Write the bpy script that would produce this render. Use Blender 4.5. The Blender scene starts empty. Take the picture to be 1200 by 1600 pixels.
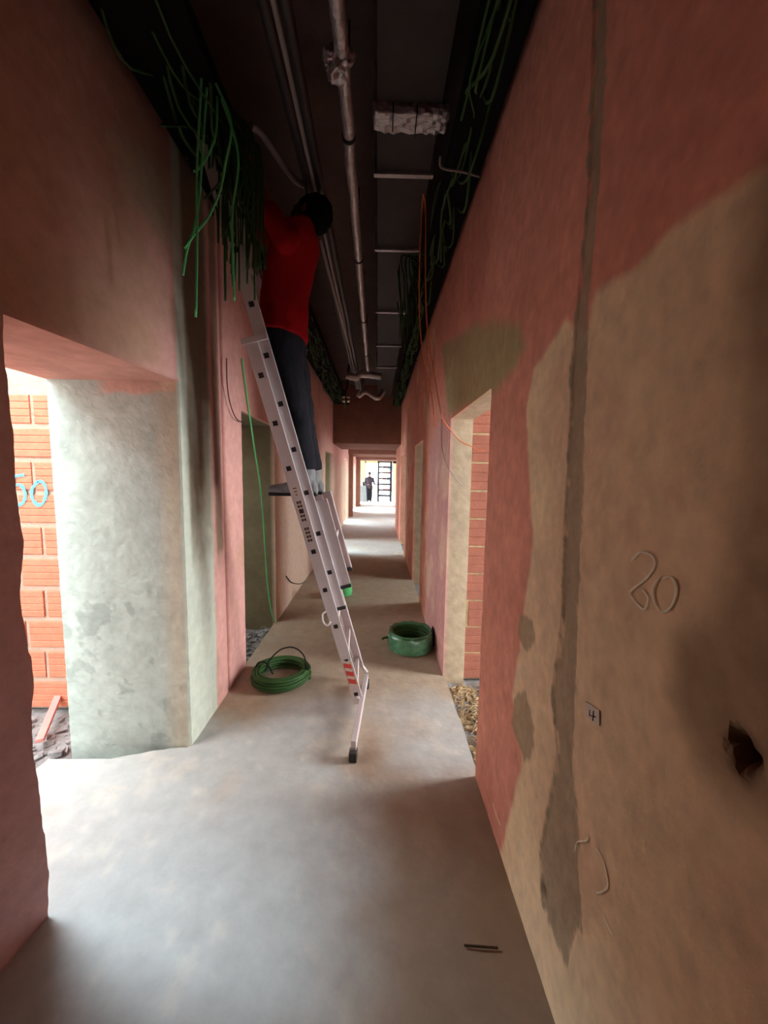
import bpy, bmesh, math, random
import numpy as np
from mathutils import Vector, Matrix, noise as mnoise
random.seed(7); rng = np.random.default_rng(7)
C = bpy.context.scene.collection

# ------------------------------------------------------------------ camera
FPX, VPX, VPY, ROLL, HC = 600.0, 590.0, 741.0, 0.014, 1.70
d = Vector(((VPX-600)/FPX, (800-VPY)/FPX, -1)).normalized()          # world +Y seen in camera axes
zc = Vector((math.sin(ROLL), math.cos(ROLL), 0)); zc = (zc - d*zc.dot(d)).normalized()
xc = d.cross(zc)
RWC = Matrix((xc, d, zc))          # rows: world axes in camera coordinates = camera->world
cam_d = bpy.data.cameras.new('camera'); cam = bpy.data.objects.new('camera', cam_d); C.objects.link(cam)
cam_d.sensor_fit = 'HORIZONTAL'; cam_d.sensor_width = 36; cam_d.lens = FPX/1200*36
cam_d.clip_start = .02; cam_d.clip_end = 300
cam.matrix_world = Matrix.Translation((0, 0, HC)) @ RWC.to_4x4()
bpy.context.scene.camera = cam
O = Vector((0, 0, HC))
def ray(px, py): return RWC @ Vector(((px-600)/FPX, (800-py)/FPX, -1))
def onX(px, py, X): r = ray(px, py); return O + r*(X/r.x)
def onY(px, py, Y): r = ray(px, py); return O + r*(Y/r.y)
def onZ(px, py, Z=0.0): r = ray(px, py); return O + r*((Z-HC)/r.z)

# ------------------------------------------------------------------ sky, exposure
w = bpy.data.worlds.new('sky'); bpy.context.scene.world = w; w.use_nodes = True
bg = w.node_tree.nodes['Background']; bg.inputs[0].default_value = (.86, .96, 1.0, 1); bg.inputs[1].default_value = 13.0
sl = bpy.data.lights.new('sun', 'SUN'); sl.energy = 21; sl.angle = math.radians(38); sl.color = (.70, .88, 1.0)   # bright hazy sky beyond the left opening
so_ = bpy.data.objects.new('sun', sl); C.objects.link(so_); so_.location = (-6, 6, 8)
so_.rotation_euler = Vector((.80, -.66, -1.02)).to_track_quat('-Z', 'Y').to_euler()
vs = bpy.context.scene.view_settings
vs.view_transform = 'Standard'; vs.look = 'None'; vs.gamma = 1; vs.use_curve_mapping = False; vs.exposure = 0.05
def area(name, loc, target, sx, sy, power, col):
    l = bpy.data.lights.new(name, 'AREA'); l.shape = 'RECTANGLE'; l.size = sx; l.size_y = sy; l.energy = power; l.color = col
    o = bpy.data.objects.new(name, l); C.objects.link(o); o.location = loc
    o.rotation_euler = (Vector(target)-Vector(loc)).to_track_quat('-Z', 'Y').to_euler(); return o

area('added_window_lamp', (3.75, 2.45, 1.5), (0, 2.45, .6), .8, 2.2, 140, (.95, .98, 1.0))   # added area lamp boosting daylight through the right room's unseen window

# ------------------------------------------------------------------ materials
def s2l(c): return tuple(((v/255)/12.92 if v/255 <= .04045 else ((v/255+.055)/1.055)**2.4) for v in c)
def mat(name, rgb, rough=.85, metal=0.0, bump=0.0, bscale=40.0, var=0.0, vscale=6.0, vcol=False, spec=.3, trans=0):
    m = bpy.data.materials.new(name); m.use_nodes = True; nt = m.node_tree; N = nt.nodes; L = nt.links
    b = N['Principled BSDF']; b.inputs['Roughness'].default_value = rough; b.inputs['Metallic'].default_value = metal
    b.inputs['Specular IOR Level'].default_value = spec
    tc = N.new('ShaderNodeTexCoord')
    if vcol:
        a = N.new('ShaderNodeAttribute'); a.attribute_name = 'Col'; src = a.outputs['Color']
    else:
        r = N.new('ShaderNodeRGB'); r.outputs[0].default_value = (*s2l(rgb), 1); src = r.outputs[0]
    if var:
        n = N.new('ShaderNodeTexNoise'); n.inputs['Scale'].default_value = vscale; n.inputs['Detail'].default_value = 8
        n.inputs['Roughness'].default_value = .65
        L.new(tc.outputs['Object'], n.inputs['Vector'])
        mr = N.new('ShaderNodeMapRange'); mr.inputs['From Min'].default_value = .3; mr.inputs['From Max'].default_value = .7
        mr.inputs['To Min'].default_value = 1-var; mr.inputs['To Max'].default_value = 1+var
        L.new(n.outputs['Fac'], mr.inputs['Value'])
        mx = N.new('ShaderNodeVectorMath'); mx.operation = 'SCALE'
        L.new(src, mx.inputs[0]); L.new(mr.outputs[0], mx.inputs['Scale']); src = mx.outputs[0]
    L.new(src, b.inputs['Base Color'])
    if bump:
        n2 = N.new('ShaderNodeTexNoise'); n2.inputs['Scale'].default_value = bscale; n2.inputs['Detail'].default_value = 6
        L.new(tc.outputs['Object'], n2.inputs['Vector'])
        bp = N.new('ShaderNodeBump'); bp.inputs['Strength'].default_value = bump; bp.inputs['Distance'].default_value = .01
        L.new(n2.outputs['Fac'], bp.inputs['Height']); L.new(bp.outputs[0], b.inputs['Normal'])
    return m
M = dict(
    wall=mat('plaster', (0,0,0), .92, bump=.35, bscale=22, var=.10, vscale=14, vcol=True, spec=.15),
    floor=mat('concrete_floor', (0,0,0), .8, bump=.3, bscale=25, var=.10, vscale=9, vcol=True, spec=.3),
    ceil=mat('concrete_ceiling', (92, 80, 76), .9, bump=.5, bscale=12, var=.2),
    brick=mat('terracotta', (196, 118, 92), .85, bump=.4, bscale=60, var=.15, vscale=12),
    brickdim=mat('terracotta_shaded', (156, 96, 78), .9, bump=.4, bscale=60, var=.15, vscale=12),  # darker terracotta copy, the right room's dimness put into its colour
    mortar=mat('mortar', (176, 152, 134), .95, bump=.8, bscale=50, var=.15),
    gravel=mat('gravel', (140, 136, 134), .95, bump=1, bscale=30, var=.35, vscale=18),
    straw=mat('debris_straw', (178, 152, 116), .95, var=.3, vscale=20),
    alu=mat('aluminium', (222, 208, 208), .42, .35, bump=.05, var=.05, vscale=10, spec=.5),
    aluedge=mat('aluminium_edge', (240, 238, 238), .3, .5, spec=.6),
    black=mat('black_plastic', (22, 21, 22), .6),
    hole=mat('rung_socket', (40, 30, 30), .8),
    redlabel=mat('red_sticker', (216, 84, 70), .5),
    paper=mat('paper_sticker', (222, 205, 190), .7),
    ink=mat('ink', (82, 62, 62), .8),
    rubber=mat('rubber_foot', (60, 56, 54), .9),
    green=mat('green_conduit', (110, 225, 140), .5, bump=.6, bscale=90, spec=.4),
    greendark=mat('green_conduit_dusty', (52, 84, 40), .6, spec=.3),
    greenwrap=mat('green_plastic_wrap', (84, 140, 104), .25, bump=1, bscale=22, var=.5, vscale=11, spec=.8),
    orange=mat('orange_cable', (214, 112, 66), .6),
    foil=mat('foil_insulation', (190, 184, 186), .38, .75, bump=1.0, bscale=30, var=.15, vscale=14, spec=.6),
    duct=mat('sheet_metal', (62, 57, 55), .65, .2, bump=.15, bscale=6, var=.15),
    tray=mat('tray_metal', (26, 25, 25), .95, spec=.05),
    darkpipe=mat('dark_pipe', (30, 28, 30), .5, 0, spec=.5),
    greypipe=mat('grey_pipe', (134, 124, 122), .5, spec=.4),
    shirt=mat('red_cotton', (140, 5, 16), .85, bump=.2, bscale=60, spec=.1),
    trousers=mat('dark_trousers', (32, 31, 36), .9, bump=.3, bscale=50, var=.15, spec=.1),
    dusty=mat('dusty_shoe', (120, 120, 120), .9, bump=.4, bscale=60, var=.3, vscale=25),
    skin=mat('skin', (112, 74, 58), .6),
    hair=mat('black_hair', (14, 12, 12), .8, bump=.8, bscale=80, spec=.1),
    jacket=mat('dark_jacket', (58, 48, 56), .9),
    chalk=mat('chalk', (255, 244, 222), .95),
    bluepaint=mat('blue_spray_paint', (96, 176, 226), .7),
    pinkwood=mat('pink_painted_wood', (214, 140, 132), .8, var=.1),
    steel=mat('scaffold_steel', (40, 36, 42), .8),
    block=mat('grey_block', (128, 130, 128), .9, var=.15),
    white=mat('white_render', (225, 222, 216), .9),
    redrender=mat('red_render', (176, 96, 88), .9),
    twig=mat('twig', (70, 48, 30), .9),
    glass=mat('dark_glass', (60, 70, 80), .15, spec=.8),
    fitting=mat('shiny_fitting', (226, 226, 214), .15, 1.0),
)

# ------------------------------------------------------------------ helpers
def link(name, me, m, parent=None, smooth=False):
    o = bpy.data.objects.new(name, me); C.objects.link(o)
    if m is not None and not me.materials: me.materials.append(m)
    if parent is not None: o.parent = parent
    if smooth:
        for p in me.polygons: p.use_smooth = True
    return o
class MB:
    def __init__(s): s.v = []; s.f = []; s.sm = []
    def add(s, vs, fs, sm=False):
        n = len(s.v); s.v += [tuple(v) for v in vs]; s.f += [tuple(i+n for i in f) for f in fs]; s.sm += [sm]*len(fs); return s
    def box(s, x0, x1, y0, y1, z0, z1):
        v = [(x, y, z) for x in (x0, x1) for y in (y0, y1) for z in (z0, z1)]
        return s.add(v, [(0,1,3,2),(4,6,7,5),(0,4,5,1),(2,3,7,6),(0,2,6,4),(1,5,7,3)])
    def obox(s, c, ax, ay, az):                     # oriented box: centre + half axes
        c, ax, ay, az = map(Vector, (c, ax, ay, az))
        v = [c+i*ax+j*ay+k*az for i in (-1,1) for j in (-1,1) for k in (-1,1)]
        return s.add(v, [(0,1,3,2),(4,6,7,5),(0,4,5,1),(2,3,7,6),(0,2,6,4),(1,5,7,3)])
    def tube(s, pts, r, n=8, smooth=True, steps=6, corr=0, caps=True):
        P = [Vector(p) for p in pts]
        if len(P) > 2 and steps > 1: P = crom(P, steps)
        if not hasattr(r, '__len__'): R = [r]*len(P)
        else:
            R = [float(np.interp(i/(len(P)-1), np.linspace(0, 1, len(r)), r)) for i in range(len(P))]
        T = [(P[min(i+1, len(P)-1)]-P[max(i-1, 0)]).normalized() for i in range(len(P))]
        up = Vector((0,0,1)) if abs(T[0].z) < .9 else Vector((1,0,0))
        a = T[0].cross(up).normalized(); vs = []; fs = []
        for i, p in enumerate(P):
            a = (a - T[i]*a.dot(T[i])).normalized(); b = T[i].cross(a)
            rr = R[i]*(1+corr*(i % 2))
            for k in range(n):
                t = 2*math.pi*k/n; vs.append(p+a*rr*math.cos(t)+b*rr*math.sin(t))
        for i in range(len(P)-1):
            for k in range(n):
                k2 = (k+1) % n; fs.append((i*n+k, i*n+k2, (i+1)*n+k2, (i+1)*n+k))
        if caps: fs.append(tuple(range(n))[::-1]); fs.append(tuple((len(P)-1)*n+k for k in range(n)))
        return s.add(vs, fs, smooth)
    def ellipsoid(s, c, rx, ry, rz, n=16, m=10, rot=None):
        c = Vector(c); vs = []; fs = []
        for i in range(m+1):
            ph = math.pi*i/m
            for k in range(n):
                t = 2*math.pi*k/n; v = Vector((rx*math.sin(ph)*math.cos(t), ry*math.sin(ph)*math.sin(t), rz*math.cos(ph)))
                if rot is not None: v = rot @ v
                vs.append(c+v)
        for i in range(m):
            for k in range(n):
                k2 = (k+1) % n; fs.append((i*n+k, (i+1)*n+k, (i+1)*n+k2, i*n+k2))
        return s.add(vs, fs, True)
    def cap(s, p, q, r0, r1, n=12):                 # capsule: tube + end balls
        s.tube([p, q], [r0, r1], n); s.ellipsoid(p, r0, r0, r0, n, 8); s.ellipsoid(q, r1, r1, r1, n, 8); return s
    def mesh(s, name):
        me = bpy.data.meshes.new(name); me.from_pydata(s.v, [], s.f); me.update()
        me.polygons.foreach_set('use_smooth', s.sm); return me
    def build(s, name, m, parent=None): return link(name, s.mesh(name), m, parent)
def crom(P, steps):
    out = []
    for i in range(len(P)-1):
        p0, p1, p2, p3 = P[max(i-1,0)], P[i], P[i+1], P[min(i+2, len(P)-1)]
        for j in range(steps):
            t = j/steps
            out.append(.5*((2*p1)+(p2-p0)*t+(2*p0-5*p1+4*p2-p3)*t*t+(3*p1-p0-3*p2+p3)*t**3))
    out.append(P[-1]); return out
def bevel(o, wd=.003, seg=2):
    b = o.modifiers.new('bevel', 'BEVEL'); b.width = wd; b.segments = seg; b.limit_method = 'ANGLE'; return o
def tag(o, label=None, cat=None, group=None, kind=None):
    if label: o['label'] = label
    if cat: o['category'] = cat
    if group: o['group'] = group
    if kind: o['kind'] = kind
    return o
def thing(name, label, cat, loc=(0,0,0), group=None):
    o = bpy.data.objects.new(name, None); C.objects.link(o); o.location = loc; o.empty_display_size = .1
    tag(o, label, cat, group); return o
def local(o, parent):                                # geometry was written in world space: keep it there under a moved empty
    o.parent = parent; o.matrix_parent_inverse = Matrix.Translation(-Vector(parent.location)); return o

# numpy value noise for painted plaster
_perm = rng.random((64, 64, 64))
def vnoise(p, sc):
    q = p*sc; i = np.floor(q).astype(int); f = q-i; f = f*f*(3-2*f)
    def g(a, b, c): return _perm[(i[:,0]+a) % 64, (i[:,1]+b) % 64, (i[:,2]+c) % 64]
    x0 = (g(0,0,0)*(1-f[:,0])+g(1,0,0)*f[:,0])*(1-f[:,1])+(g(0,1,0)*(1-f[:,0])+g(1,1,0)*f[:,0])*f[:,1]
    x1 = (g(0,0,1)*(1-f[:,0])+g(1,0,1)*f[:,0])*(1-f[:,1])+(g(0,1,1)*(1-f[:,0])+g(1,1,1)*f[:,0])*f[:,1]
    return x0*(1-f[:,2])+x1*f[:,2]
def fbm(p, sc, o=4):
    s = 0; a = .5; t = 0
    for k in range(o): s = s+a*vnoise(p+13.7*k, sc*2**k); t += a; a *= .55
    return s/t
def sdpoly(u, v, poly):                              # signed distance, >0 inside
    dmin = np.full(u.shape, 1e9); ins = np.zeros(u.shape, bool); n = len(poly)
    for i in range(n):
        ax, ay = poly[i]; bx, by = poly[(i+1) % n]; ex, ey = bx-ax, by-ay
        t = np.clip(((u-ax)*ex+(v-ay)*ey)/(ex*ex+ey*ey+1e-12), 0, 1)
        dmin = np.minimum(dmin, np.hypot(u-ax-t*ex, v-ay-t*ey))
        c = ((ay > v) != (by > v)) & (u < (bx-ax)*(v-ay)/(by-ay+1e-12)+ax); ins ^= c
    return np.where(ins, dmin, -dmin)
def sstep(x, a, b): t = np.clip((x-a)/(b-a), 0, 1); return t*t*(3-2*t)
def mixc(c, col, m): return c*(1-m[:, None])+np.array(s2l(col))*m[:, None]

def gridbox(vs, fs, x0, x1, y0, y1, z0, z1, res):
    def patch(o, u, v, nu, nv):
        n = len(vs)
        for j in range(nv+1):
            for i in range(nu+1):
                vs.append((o[0]+u[0]*i/nu+v[0]*j/nv, o[1]+u[1]*i/nu+v[1]*j/nv, o[2]+u[2]*i/nu+v[2]*j/nv))
        for j in range(nv):
            for i in range(nu):
                a = n+j*(nu+1)+i; fs.append((a, a+1, a+nu+2, a+nu+1))
    X, Y, Z = x1-x0, y1-y0, z1-z0; k = lambda l: max(1, min(500, int(l/res)))
    patch((x0,y0,z0), (0,Y,0), (0,0,Z), k(Y), k(Z)); patch((x1,y1,z0), (0,-Y,0), (0,0,Z), k(Y), k(Z))
    patch((x1,y0,z0), (-X,0,0), (0,0,Z), k(X), k(Z)); patch((x0,y1,z0), (X,0,0), (0,0,Z), k(X), k(Z))
    patch((x0,y0,z0), (X,0,0), (0,Y,0), k(X), k(Y)); patch((x0,y1,z1), (X,0,0), (0,-Y,0), k(X), k(Y))
def wall(name, boxes, colfn, dispfn=None, m='wall', parent=None):
    vs = []; fs = []
    for b in boxes: gridbox(vs, fs, *b)
    V = np.array(vs, dtype=float); col = np.clip(colfn(V), 0, 1)
    if dispfn is not None: V = dispfn(V)
    me = bpy.data.meshes.new(name); me.from_pydata(V.tolist(), [], fs); me.update()
    a = me.color_attributes.new('Col', 'FLOAT_COLOR', 'POINT')
    a.data.foreach_set('color', np.concatenate([col, np.ones((len(col), 1))], 1).astype(np.float32).ravel())
    o = link(name, me, M[m], parent, smooth=False)
    o['kind'] = 'structure'; return o

PINK, BEIGE, GREY, OLIVE = (228, 154, 134), (244, 214, 176), (170, 158, 136), (116, 104, 80)
XL, XR, ZC = -1.135, .58, 3.9
TL = .74                                             # thickness of the left wall
LY0, LY1, LZ = 1.34, 2.257, 2.205                      # first opening, left
R1a, R1b, RZ = 2.02, 3.12, 2.15                      # first doorway, right

# ------------------------------------------------------------------ right wall
P = lambda pts: [(onX(x, y, XR).y, onX(x, y, XR).z) for x, y in pts]
beige_near = P([(1500,200),(1200,262),(1090,330),(985,420),(930,455),(915,520),(885,500),(835,575),(822,640),(826,740),(832,830),(822,930),(812,1010),(800,1085),(815,1190),(792,1290),(776,1345),(850,1560),(900,1800),(2600,3000),(3000,900)])
beige_lint = P([(690,540),(765,500),(812,505),(822,545),(765,625),(700,650)])
groove = P([(936,-400),(925,90),(918,300),(902,470),(893,560),(890,680),(882,800),(878,960),(862,1080),(870,1180),(855,1270),(842,1330),(848,1420),(886,1508),(908,1440),(903,1360),(893,1200),(897,1100),(903,960),(906,800),(918,560),(918,470),(935,300),(945,90),(958,-400)])
near_shade = P([(1500,-100),(1200,240),(1165,330),(1150,480),(1135,560),(1152,700),(1140,850),(1110,960),(1062,1005),(1050,1090),(1090,1190),(1150,1262),(1215,1310),(1500,1500),(2200,1400),(2500,300)])  # soft brownish shade painted into the near end of the wall
patches = [P([(812,958),(832,970),(834,1000),(822,1022),(808,990)]), P([(804,1092),(822,1080),(836,1140),(832,1185),(818,1190),(800,1130)]), P([(1140,1150),(1172,1150),(1190,1185),(1176,1206),(1146,1200)])]
hole1 = onX(1160, 1178, XR); hole2 = onX(850, 1394, XR)
def right_col(V):
    n1 = fbm(V, 5.)-.5; n2 = fbm(V, 22.)-.5; n3 = fbm(V, 1.7)-.5
    y, z = V[:,1], V[:,2]; wob = n1*.10+n2*.05
    c = np.tile(np.array(s2l(PINK)), (len(V), 1))
    c = mixc(c, (196, 122, 108), sstep(n3+.0*z, .0, .25)*.5)
    nb = sstep(sdpoly(y, z, beige_near)+wob*.45, -.012, .02)
    c = mixc(c, BEIGE, nb); c = mixc(c, (228, 188, 158), nb*sstep(n3, -.02, .2)*.55)
    c = mixc(c, (180, 158, 118), sstep(sdpoly(y, z, beige_lint)+wob, -.05, .05))
    far = (y > R1b-.02)
    c = mixc(c, (214, 158, 150), far*sstep(-z+2.2+n1, -.2, .3)*sstep(4.4-y, -.2, .3))
    c = mixc(c, BEIGE, far*sstep(n1+n3, .08, .22)*.3)
    for pl in patches: c = mixc(c, (172, 148, 120), sstep(sdpoly(y, z, pl)+wob*.3+n2*.04, -.008, .008)*.85)
    c = mixc(c, (168, 148, 124), sstep(sdpoly(y, z, groove)+n2*.07+n1*.03, -.006, .006)*(.85+.3*n2))
    c = mixc(c, (128, 102, 78), sstep(sdpoly(y, z, near_shade)+wob*.8, -.04, .06)*(.6+.5*n1))
    jamb = (V[:,0] > XR+.004) & (y > R1a-.1) & (y < 11)
    c = np.where(jamb[:,None], np.array(s2l((184, 162, 136)))*(1+n2[:,None]*.3), c)
    for h, r in ((hole1, .03), (hole2, .014)):
        c = mixc(c, (96, 72, 56), sstep(r-np.hypot(y-h.y, z-h.z)+n2*.06, -.02, .02)*.8)
    return c*(1+.2*n1[:,None]+.2*n2[:,None]+.16*(fbm(V*np.array([1, 1, .5]), 45., 2)[:,None]-.5))
def right_disp(V):
    W = V.copy(); f = np.abs(V[:,0]-XR) < 1e-5; n = fbm(V, 3.)-.5; n2 = fbm(V, 30.)-.5
    g = sstep(sdpoly(V[:,1], V[:,2], groove), -.004, .008)
    dx = n*.012*0+n2*.0025 + g*(.006+.006*n2)
    for h, r, dp in ((hole1, .034, .045), (hole2, .016, .03)): dx += dp*sstep(r-np.hypot(V[:,1]-h.y, V[:,2]-h.z)+n2*.05, 0, r)
    W[:,0] += np.where(f, dx, 0)
    e = f & (np.abs(V[:,1]-R1a) < .002); W[:,1] += np.where(e | (np.abs(V[:,1]-R1a) < 1e-5), (fbm(V*np.array([0,0,1.]), 6.)-.5)*.02, 0)
    return W
TR = .18
rb = [(XR, XR+TR, .30, R1a, -.12, ZC, .0085), (XR, XR+TR, -4.5, .30, -.12, ZC, .06), (XR, XR+TR, R1a, R1b, RZ, ZC, .03), (XR, XR+TR, R1b, 5.0, -.12, ZC, .03),
      (XR, XR+TR, 5.0, 6.1, RZ, ZC, .06), (XR, XR+TR, 6.1, 8.1, -.12, ZC, .06), (XR, XR+TR, 8.1, 9.6, RZ, ZC, .08), (XR, XR+TR, 9.6, 12.2, -.12, ZC, .1)]
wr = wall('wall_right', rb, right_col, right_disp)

# ------------------------------------------------------------------ left wall
PL = lambda pts: [(onX(x, y, XL).y, onX(x, y, XL).z) for x, y in pts]
grn = PL([(195,230),(250,250),(300,340),(300,420),(270,380),(215,300)])
tan = PL([(10,330),(130,400),(230,500),(262,560),(290,590),(20,470)])
def left_col(V):
    n1 = fbm(V, 5.)-.5; n2 = fbm(V, 22.)-.5; n3 = fbm(V, 1.6)-.5; x, y, z = V.T
    c = np.tile(np.array(s2l((214, 160, 150))), (len(V), 1))
    c = mixc(c, (190, 150, 126), sstep(n3+n1*.3, .02, .2)*.7)
    c = mixc(c, (196, 160, 158), sstep(LY0+.02-y, 0, .03)*.85)
    c = mixc(c, (182, 146, 126), sstep(z+n3-2.2, 0, .3)*sstep(LY1-y+n1, -.2, .3)*.6)
    c = mixc(c, (192, 190, 160), sstep(sdpoly(y, z, grn)+n1*.2, -.10, .10)*.6)
    c = mixc(c, (178, 140, 112), sstep(sdpoly(y, z, tan)+n1*.2, -.06, .06)*.3)
    # first pillar, opening face: pale skimmed plaster
    jm = (x < XL-.0005) & (x > -2.4) & (y > LY1-.01) & (y < LY1+.01)
    pale = np.array(s2l((180, 190, 182)))*(1+n2[:,None]*.12+n1[:,None]*.2)
    pt = sstep(fbm(V, 6.)-.5, .08, .11)*sstep(1.1-z, 0, .2)*.6
    pale = pale*(1-.35*pt[:,None])
    topk = sstep(z-LZ+.09+n1*.1, 0, .03)*sstep(x+1.62, 0, .1); pale = pale*(1-topk[:,None]*.6)+np.array(s2l(PINK))*topk[:,None]*.6
    warm = sstep(x-(XL-.18), 0, .12)*.5; pale = pale*(1-warm[:,None])+np.array(s2l((214, 196, 164)))*warm[:,None]
    c = np.where(jm[:,None], pale, c)
    sec = (x > XL-.02) & (y > LY1-.001) & (y < 3.3)
    cs = mixc(c, (196, 200, 184), sstep(2.68-y+n1*.05, 0, .05))
    cs = mixc(cs, (124, 108, 88), sstep(2.66-y+n1*.06, -.03, .05)*sstep(y-2.34+n1*.03, -.02, .03)*sstep(z+n1*.5-n3*.4, .95, 1.5)*.85)
    cs = mixc(cs, (118, 100, 82), sstep(.06-np.abs(y-2.76-n1*.05), -.02, .03)*sstep(z+n1*.6, .9, 1.3)*.8)
    cs = mixc(cs, (150, 84, 76), sstep(.02-np.abs(y-2.88), -.01, .01)*.8)
    c = np.where(sec[:,None], cs, c)
    sof = (np.abs(z-LZ) < 1e-4) & (y > 1.3) & (y < 2.5)
    c = np.where(sof[:,None], np.array(s2l((200, 148, 134)))*(1+n1[:,None]*.3), c)
    far = (y > 4.2)
    c = np.where(far[:,None], mixc(c, (206, 178, 156), sstep(2.0-z+n1, -.3, .3)*.8), c)
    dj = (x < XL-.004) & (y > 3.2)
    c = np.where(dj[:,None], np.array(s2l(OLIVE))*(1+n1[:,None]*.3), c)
    return c*(1+.16*n1[:,None]+.1*n2[:,None])
def left_disp(V):
    W = V.copy(); x, y, z = V.T
    n2 = fbm(V, 30.)-.5; f = (x > XL-1e-4)
    near = f & (y <= LY1+1e-4)
    W[:,0] += np.where(f, n2*.003, 0)
    W[:,0] -= np.where((y < LY1) & (x > XL-TL+.01), .105*np.clip((LY1-y)/(LY1-LY0), 0, 1.25), 0)
    W[:,0] -= np.where(f, .012*sstep(.02-np.abs(y-2.88), -.006, .006)*(y > 2.5)*(y < 3.4), 0)
    e = np.abs(y-LY0) < 1e-5; W[:,1] += np.where(e, (fbm(V*np.array([0,0,1.]), 5.)-.5)*.05-.06*sstep(1.0-z, 0, .9)*-1*0, 0)
    j = np.abs(y-LY1) < 1e-5; W[:,1] += np.where(j, n2*.008, 0)
    W[:,1] += np.where(j & f, .006, 0)
    return W
lb = [(XL-TL, XL, .4, LY0, -.12, ZC, .02), (XL-TL, XL, -4.5, .4, -.12, ZC, .08), (XL-TL, XL, LY0, LY1, LZ, ZC, .02), (XL-TL, XL, LY1, 3.26, -.12, ZC, .012),
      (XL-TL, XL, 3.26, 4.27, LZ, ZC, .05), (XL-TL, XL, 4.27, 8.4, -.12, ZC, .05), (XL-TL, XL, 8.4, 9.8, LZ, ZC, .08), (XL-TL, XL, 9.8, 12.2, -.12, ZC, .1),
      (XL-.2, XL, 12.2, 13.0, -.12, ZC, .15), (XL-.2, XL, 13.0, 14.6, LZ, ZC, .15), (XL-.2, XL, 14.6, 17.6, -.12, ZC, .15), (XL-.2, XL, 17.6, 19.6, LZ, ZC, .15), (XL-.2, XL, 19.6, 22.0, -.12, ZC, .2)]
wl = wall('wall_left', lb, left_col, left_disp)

# ------------------------------------------------------------------ cross walls with headers, far right wall, end
def plain(rgb, a=.15):
    def f(V): n = fbm(V, 4.)-.5; n2 = fbm(V, 20.)-.5; return np.array(s2l(rgb))*(1+a*2*n[:,None]+a*n2[:,None])
    return f
HZ = 2.55
wall('wall_back', [(XL, XR, 9.8, 12.2, 2.46, ZC, .05), (XL-.2, XR+TR+1, 14.9, 17.2, 2.46, ZC, .1), (XL-.2, XR+1, 20.0, 22.0, 2.45, ZC, .1),
     (XL, XL+.16, 15.2, 15.5, -.1, ZC, .1), (XL, XL+.22, 20.4, 20.7, -.1, ZC, .1)], plain((134, 92, 78)))
wall('wall_right_far', [(1.25, 1.45, 12.5, 13.2, -.12, ZC, .15), (1.25, 1.45, 13.2, 15.0, 2.3, ZC, .15), (1.25, 1.45, 15.0, 17.6, -.12, ZC, .15), (1.25, 1.45, 17.6, 19.6, 2.3, ZC, .15), (1.25, 1.45, 19.6, 22.0, -.12, ZC, .15), (XR+TR, 1.45, 12.2, 12.5, -.12, ZC, .1)], plain((190, 124, 108)))
# ------------------------------------------------------------------ floor, ground, ceiling
def floor_col(V):
    n1 = fbm(V, 2.2)-.5; n2 = fbm(V, 14.)-.5; n3 = fbm(V*np.array([1, .35, 1]), 5.)-.5
    c = np.tile(np.array(s2l((184, 182, 178))), (len(V), 1))
    c = mixc(c, (186, 166, 144), sstep(n1+.3*n3, -.02, .18)*.45)
    c = mixc(c, (206, 198, 186), sstep(n2+n3*.5, .10, .25)*.5)
    c = mixc(c, (206, 202, 192), sstep(V[:,1], 8.0, 8.6)*sstep(-V[:,1], -10.4, -10.0)*.5)  # paler band painted where daylight from the side openings crosses
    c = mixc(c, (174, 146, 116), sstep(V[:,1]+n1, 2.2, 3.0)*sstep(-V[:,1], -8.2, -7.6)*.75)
    c = mixc(c, (134, 98, 68), sstep(V[:,0]+n1*.5, -.4, .1)*sstep(2.2-V[:,1]+n1*.5, -.1, .3)*.8)  # brown painted over the near right floor in place of its shade
    return c*(1+.1*n2[:,None])
def floor_disp(V):
    W = V.copy(); t = V[:,2] > -1e-5; W[:,2] += np.where(t, (fbm(V, 7.)-.5)*.006-.004, 0)
    for xe in (XL-.02, XR+.02):
        e = (np.abs(V[:,0]-xe) < 1e-5) & (V[:,1] > 2.3); W[:,0] += np.where(e, (fbm(V, 8.)-.5)*.02, 0)
    return W
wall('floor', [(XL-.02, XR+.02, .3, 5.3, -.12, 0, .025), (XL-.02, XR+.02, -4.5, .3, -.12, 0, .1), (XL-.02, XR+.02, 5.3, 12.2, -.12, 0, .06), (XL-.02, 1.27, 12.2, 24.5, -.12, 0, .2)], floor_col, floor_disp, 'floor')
def apron_disp(V):
    W = V.copy(); t = np.clip((-1.2-V[:,0])/.7, 0, 1)
    W[:,1] += np.where(V[:,1] > 2.15, -t*.16+(fbm(V, 9.)-.5)*.05, 0); W[:,0] += np.where(V[:,0] < -1.9, (fbm(V, 6.)-.5)*.08, 0)
    W[:,2] += np.where(V[:,2] > -1e-5, (fbm(V, 7.)-.5)*.006-.0045, 0)
    return W
wall('floor_threshold', [(-1.92, XL, .3, 2.24, -.12, 0, .03), (-1.92, XL, -4.5, .3, -.12, 0, .1)], floor_col, apron_disp, 'floor')
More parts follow.
